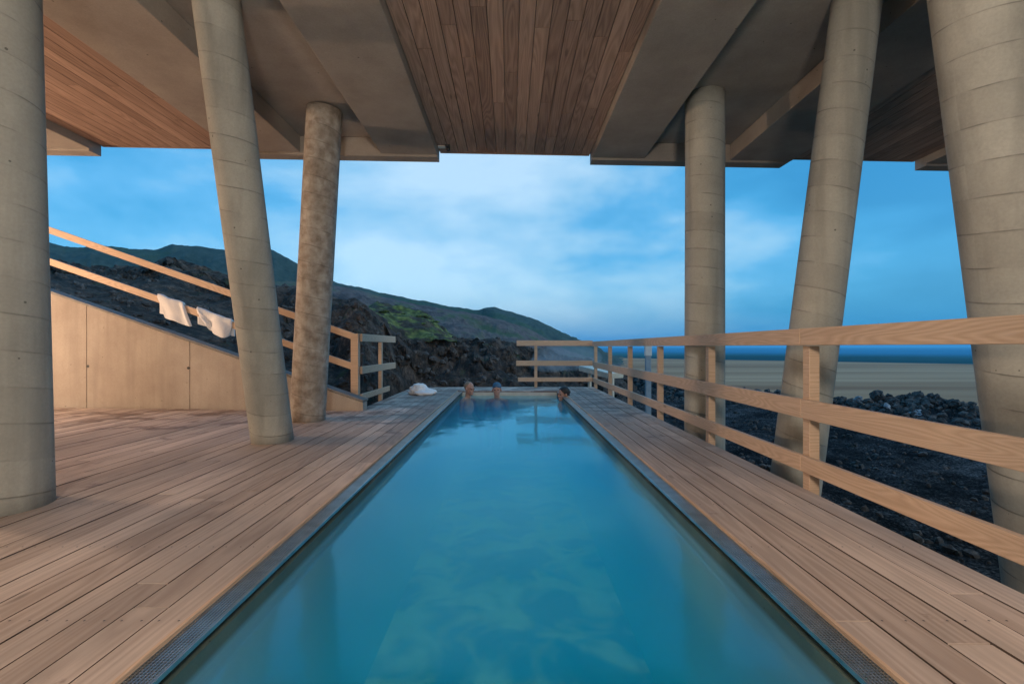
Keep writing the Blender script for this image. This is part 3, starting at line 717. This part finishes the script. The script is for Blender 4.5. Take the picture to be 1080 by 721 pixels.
# towels
def towel_hung(x0, x1, front, back, slope, seed, label, lean=0.0, curl=0.0):
    """folded towel draped over the lower handrail; x0..x1 along the rail"""
    rn = random.Random(seed); bm = NB(); NX, NY = 26, 40; G = []
    cx = (x0 + x1) / 2; zr = P(0, 219.5 + (CX + cx * F / HD + 110) * .346, HD).z; 
    for i in range(NX + 1):
        u = i / NX; x = x0 + (x1 - x0) * u; zt = zr - (x - cx) * .35 + .063
        col = []
        for j in range(NY + 1):
            s = -back + (front + back) * j / NY      # distance over the rail, front positive
            a = s / .07
            if abs(s) < .075:
                y = -math.sin(a) * .036; z = -(1 - math.cos(a)) * .03
            else:
                y = -math.copysign(.036 + .012 * min(1, (abs(s) - .07) * 6), s); z = -abs(s) + .045
            k = max(0, s) / front; w = 1 - curl * k * k * abs(u - .5) * 1.2
            xx = cx + (x - cx) * w + lean * max(0, s)
            fold = (.018 + .02 * curl) * math.sin(u * 9 + seed) * min(1, abs(s) * 6) + .02 * noise.noise(Vector((u * 4, s * 5, seed)))
            zz = zt + z + .02 * noise.noise(Vector((u * 3, seed, s * 3)))
            if curl: zz += curl * .16 * k * (abs(u - .5) * 2) ** 2
            col.append(bm.verts.new((xx, HD + y + fold - .004, zz)))
        G.append(col)
    for i in range(NX):
        for j in range(NY): bm.faces.new([G[i][j], G[i+1][j], G[i+1][j+1], G[i][j+1]]).smooth = True
    o = obj('towel', bm, M_towel, smooth=True)
    s = o.modifiers.new('thick', 'SOLIDIFY'); s.thickness = .05; s.offset = 0
    sb = o.modifiers.new('sub', 'SUBSURF'); sb.levels = 1; sb.render_levels = 1
    tag(o, label, 'towel', 'white towels')
tx = lambda px: (px - CX) * HD / F
towel_hung(tx(166), tx(194), .42, .35, .35, 1, 'flat white towel folded over the stair handrail, left of the crumpled one', lean=.38)
towel_hung(tx(208), tx(245), .40, .3, .35, 5, 'crumpled white towel bunched on the stair handrail nearest the leaning column', lean=.22, curl=.8)
bm = NB()
for (px, d, r, sx_, sz_) in [(442, 9.35, .15, 1.2, .9), (452, 9.3, .13, 1.3, .55), (436, 9.4, .10, 1.1, .6), (447, 9.2, .12, 1.6, .45)]:
    c = P(px, 0, d); c.z = r * sz_ * .75
    res = bmesh.ops.create_icosphere(bm, subdivisions=4, radius=1.0); off = Vector((px, 1, 2))
    for v in res['verts']:
        n = .22 * noise.noise(v.co * 2.2 + off) + .12 * noise.noise(v.co * 6 + off)
        v.co = Vector((c.x + v.co.x * r * sx_ * (1 + n), c.y + v.co.y * r * (1 + n), max(.002, c.z + v.co.z * r * sz_ * (1 + n))))
o = obj('towel', bm, M_towel, smooth=True); tag(o, 'heaped white towel lying on the deck beside the pool', 'towel', 'white towels')
rm = o.modifiers.new('r', 'REMESH'); rm.mode = 'VOXEL'; rm.voxel_size = .012; rm.use_smooth_shade = True

# ---------------------------------------------------------------- people in the water
M_skin = simple('skin', (.50, .27, .19), .45, var=.12, scale=14)
M_hairD = simple('dark hair', (.02, .014, .012), .55, scale=60)
M_hairG = simple('short fair hair', (.22, .17, .12), .6, scale=60)
M_cap2 = simple('blue cap', (.05, .13, .22), .6)
M_eye = simple('eye', (.03, .02, .02), .2)
M_suit = simple('dark swimwear', (.02, .03, .05), .6)
def ell(bm, c, s, M=None, sub=3):
    res = bmesh.ops.create_icosphere(bm, subdivisions=sub, radius=1.0)
    for v in res['verts']:
        p = Vector((v.co.x * s[0], v.co.y * s[1], v.co.z * s[2])) + Vector(c)
        v.co = M @ p if M else p
def limb(bm, p0, p1, r0, r1, M=None):
    p0, p1 = Vector(p0), Vector(p1); n = 8
    for i in range(n + 1):
        k = i / n; r = r0 + (r1 - r0) * k; ell(bm, p0.lerp(p1, k), (r, r, r), M, 2)
def person(px, pyc, d, yaw, tilt, hair, label, style):
    """seated in the water; head centre projected at (px, pyc); local +x = towards what they look at"""
    hc = P(px, pyc, d); root = empty('person', (hc.x, hc.y, -1.1), label, 'person')
    Mb = Matrix.Translation(hc) @ Matrix.Rotation(yaw, 4, 'Z')
    Mh = Mb @ Matrix.Rotation(tilt, 4, 'Y')
    Mb = Matrix.Translation((0, 0, -.02)) @ Mb @ Matrix.Scale(1.05, 4)
    Mh = Mh @ Matrix.Scale(1.2, 4)
    bm = NB()
    ell(bm, (-.012, 0, .035), (.094, .074, .088), Mh)            # skull
    ell(bm, (.022, 0, -.035), (.066, .058, .078), Mh)            # face
    ell(bm, (.062, 0, -.088), (.024, .028, .022), Mh)            # chin
    ell(bm, (.094, 0, -.018), (.017, .013, .024), Mh, 2)         # nose
    ell(bm, (.082, 0, -.062), (.012, .024, .008), Mh, 2)         # lips
    for s in (-1, 1):
        ell(bm, (.078, s * .030, .018), (.014, .024, .009), Mh, 2)   # brow
        ell(bm, (-.005, s * .078, -.012), (.020, .010, .030), Mh, 2) # ear
        ell(bm, (.055, s * .042, -.03), (.02, .018, .02), Mh, 2)     # cheek
    limb(bm, (-.02, 0, -.02), (-.045, 0, -.20), .055, .062, Mb)
    ell(bm, (-.05, 0, -.37), (.105, .155, .20), Mb); ell(bm, (-.04, 0, -.62), (.10, .135, .17), Mb)
    for s in (-1, 1):
        limb(bm, (-.05, s * .06, -.19), (-.05, s * .175, -.235), .05, .058, Mb)
        limb(bm, (-.05, s * .185, -.245), (-.02, s * .25, -.50), .05, .038, Mb)
        limb(bm, (-.02, s * .25, -.50), (.16, s * .16, -.60), .036, .026, Mb)
        ell(bm, (.20, s * .14, -.61), (.045, .032, .014), Mb, 2)
        for q in range(4): limb(bm, (.225, s * (.12 + .015 * q), -.61), (.275 - .006 * abs(q - 1.4), s * (.115 + .017 * q), -.618), .009, .007, Mb)
        limb(bm, (.19, s * .115, -.61), (.23, s * .09, -.612), .011, .008, Mb)
        limb(bm, (-.04, s * .08, -.72), (.38, s * .11, -.70), .085, .06, Mb)
        limb(bm, (.38, s * .11, -.70), (.42, s * .11, -1.05), .055, .04, Mb)
        limb(bm, (.42, s * .11, -1.07), (.56, s * .12, -1.09), .038, .025, Mb)
    o = obj('body', bm, M_skin, root, smooth=True)
    rm = o.modifiers.new('skin', 'REMESH'); rm.mode = 'VOXEL'; rm.voxel_size = .0075; rm.use_smooth_shade = True
    sm = o.modifiers.new('soft', 'SMOOTH'); sm.iterations = 2; sm.factor = .5
    bm = NB()
    if style == 'long':
        ell(bm, (-.022, 0, .045), (.098, .082, .090), Mh); ell(bm, (-.065, 0, -.03), (.052, .07, .08), Mh); ell(bm, (-.105, 0, .03), (.04, .042, .04), Mh)
    elif style == 'cap':
        ell(bm, (-.016, 0, .052), (.096, .080, .080), Mh); limb(bm, (.05, -.02, .055), (.05, .02, .055), .03, .03, Mh)
    else:
        ell(bm, (-.026, 0, .048), (.088, .077, .080), Mh)
    o = obj('cap' if style == 'cap' else 'hair', bm, hair, root, smooth=True)
    rm = o.modifiers.new('r', 'REMESH'); rm.mode = 'VOXEL'; rm.voxel_size = .008; rm.use_smooth_shade = True
    for s in (-1, 1):
        bm = NB(); ell(bm, (.083, s * .030, .000), (.010, .013, .008), Mh, 2); obj('eye', bm, M_eye, root, smooth=True)
    bm = NB(); ell(bm, (-.04, 0, -.72), (.125, .165, .10), Mb); obj('swimwear', bm, M_suit, root, smooth=True)
person(495, 409.8, 9.66, R(-35), R(4), M_hairG, 'bather with short fair hair at the far left pool corner, facing right', 'short')
person(524, 410.6, 9.72, R(-92), R(2), M_cap2, 'bather in a blue cap facing the camera at the far end of the pool', 'cap')
person(594, 415.6, 9.15, R(-150), R(2), M_hairD, 'dark-haired bather with hair tied up, at the right side of the pool', 'long')

# ---------------------------------------------------------------- assumed lamps out of view, added to light the terrace warmly
def assumed_wall_lamp(loc, power, label, color=(1, .72, .48), r=.09, out=(0, 1, 0)):
    root = empty('assumed_wall_lamp', loc, label, 'lamp', 'assumed terrace wall lamps'); l = Vector(loc); o_ = Vector(out)
    bm = NB(); cyl(bm, l - o_ * .14, l - o_ * .12, .09, n=20); obj('back_plate', bm, M_dark, root)
    m, t, b = mat('assumed lamp glass'); b.inputs['Emission Color'].default_value = (*color, 1); b.inputs['Emission Strength'].default_value = 6
    bm = NB(); bmesh.ops.create_uvsphere(bm, u_segments=20, v_segments=12, radius=.055, matrix=Matrix.Translation(l - o_ * .045)); obj('globe', bm, m, root, smooth=True)
    L = bpy.data.lights.new('assumed_lamp_light', 'POINT'); L.energy = power; L.color = color; L.shadow_soft_size = .3
    lo = bpy.data.objects.new('assumed_lamp_light', L); C.objects.link(lo); lo.location = l + o_ * .09
assumed_wall_lamp((0.1, -2.4, 2.0), 640, 'assumed round wall lamp, unseen behind the pool on the facade, added for warm light', color=(1, .86, .73))  # added lamp behind the camera, assumed from rail shadows on the right columns
assumed_wall_lamp((-9.4, 4.3, 1.9), 720, 'assumed round wall lamp, unseen on the side wall beside the wide deck, added for warm light', color=(1, .70, .48), out=(1, 0, 0))  # added lamp out of view, assumed from warm light on left wall and columns

# ---------------------------------------------------------------- steam drifting over the far corner
m = bpy.data.materials.new('steam'); m.use_nodes = True; t = m.node_tree; t.nodes.clear()
vv = mk(t, 'ShaderNodeVolumePrincipled', {'Color': (.85, .9, .95, 1), 'Density': .45, 'Anisotropy': 0.2})
mk(t, 'ShaderNodeOutputMaterial', {'Volume': vv.outputs[0]})
bm = NB()
for c, s3 in ((P(598, 377, 11.9), (.95, .42, .36)), (P(580, 383, 12.2), (.6, .4, .25))):
    ell(bm, c, s3)
o = obj('steam', bm, m, smooth=True)
rm = o.modifiers.new('r', 'REMESH'); rm.mode = 'VOXEL'; rm.voxel_size = .05
tag(o, 'thin pale steam drifting behind the corner railing', 'steam', kind='stuff')

# ---------------------------------------------------------------- damp air over the plain
m = bpy.data.materials.new('haze'); m.use_nodes = True; t = m.node_tree; t.nodes.clear()
vv = mk(t, 'ShaderNodeVolumePrincipled', {'Color': (.30, .78, 1.0, 1), 'Density': .0005, 'Anisotropy': 0.0})
mk(t, 'ShaderNodeOutputMaterial', {'Volume': vv.outputs[0]})
bm = NB(); box(bm, -12500, 12500, -60, 12500, -9, 60)
tag(obj('haze', bm, m), 'thin blue damp air over the far plain', kind='stuff')
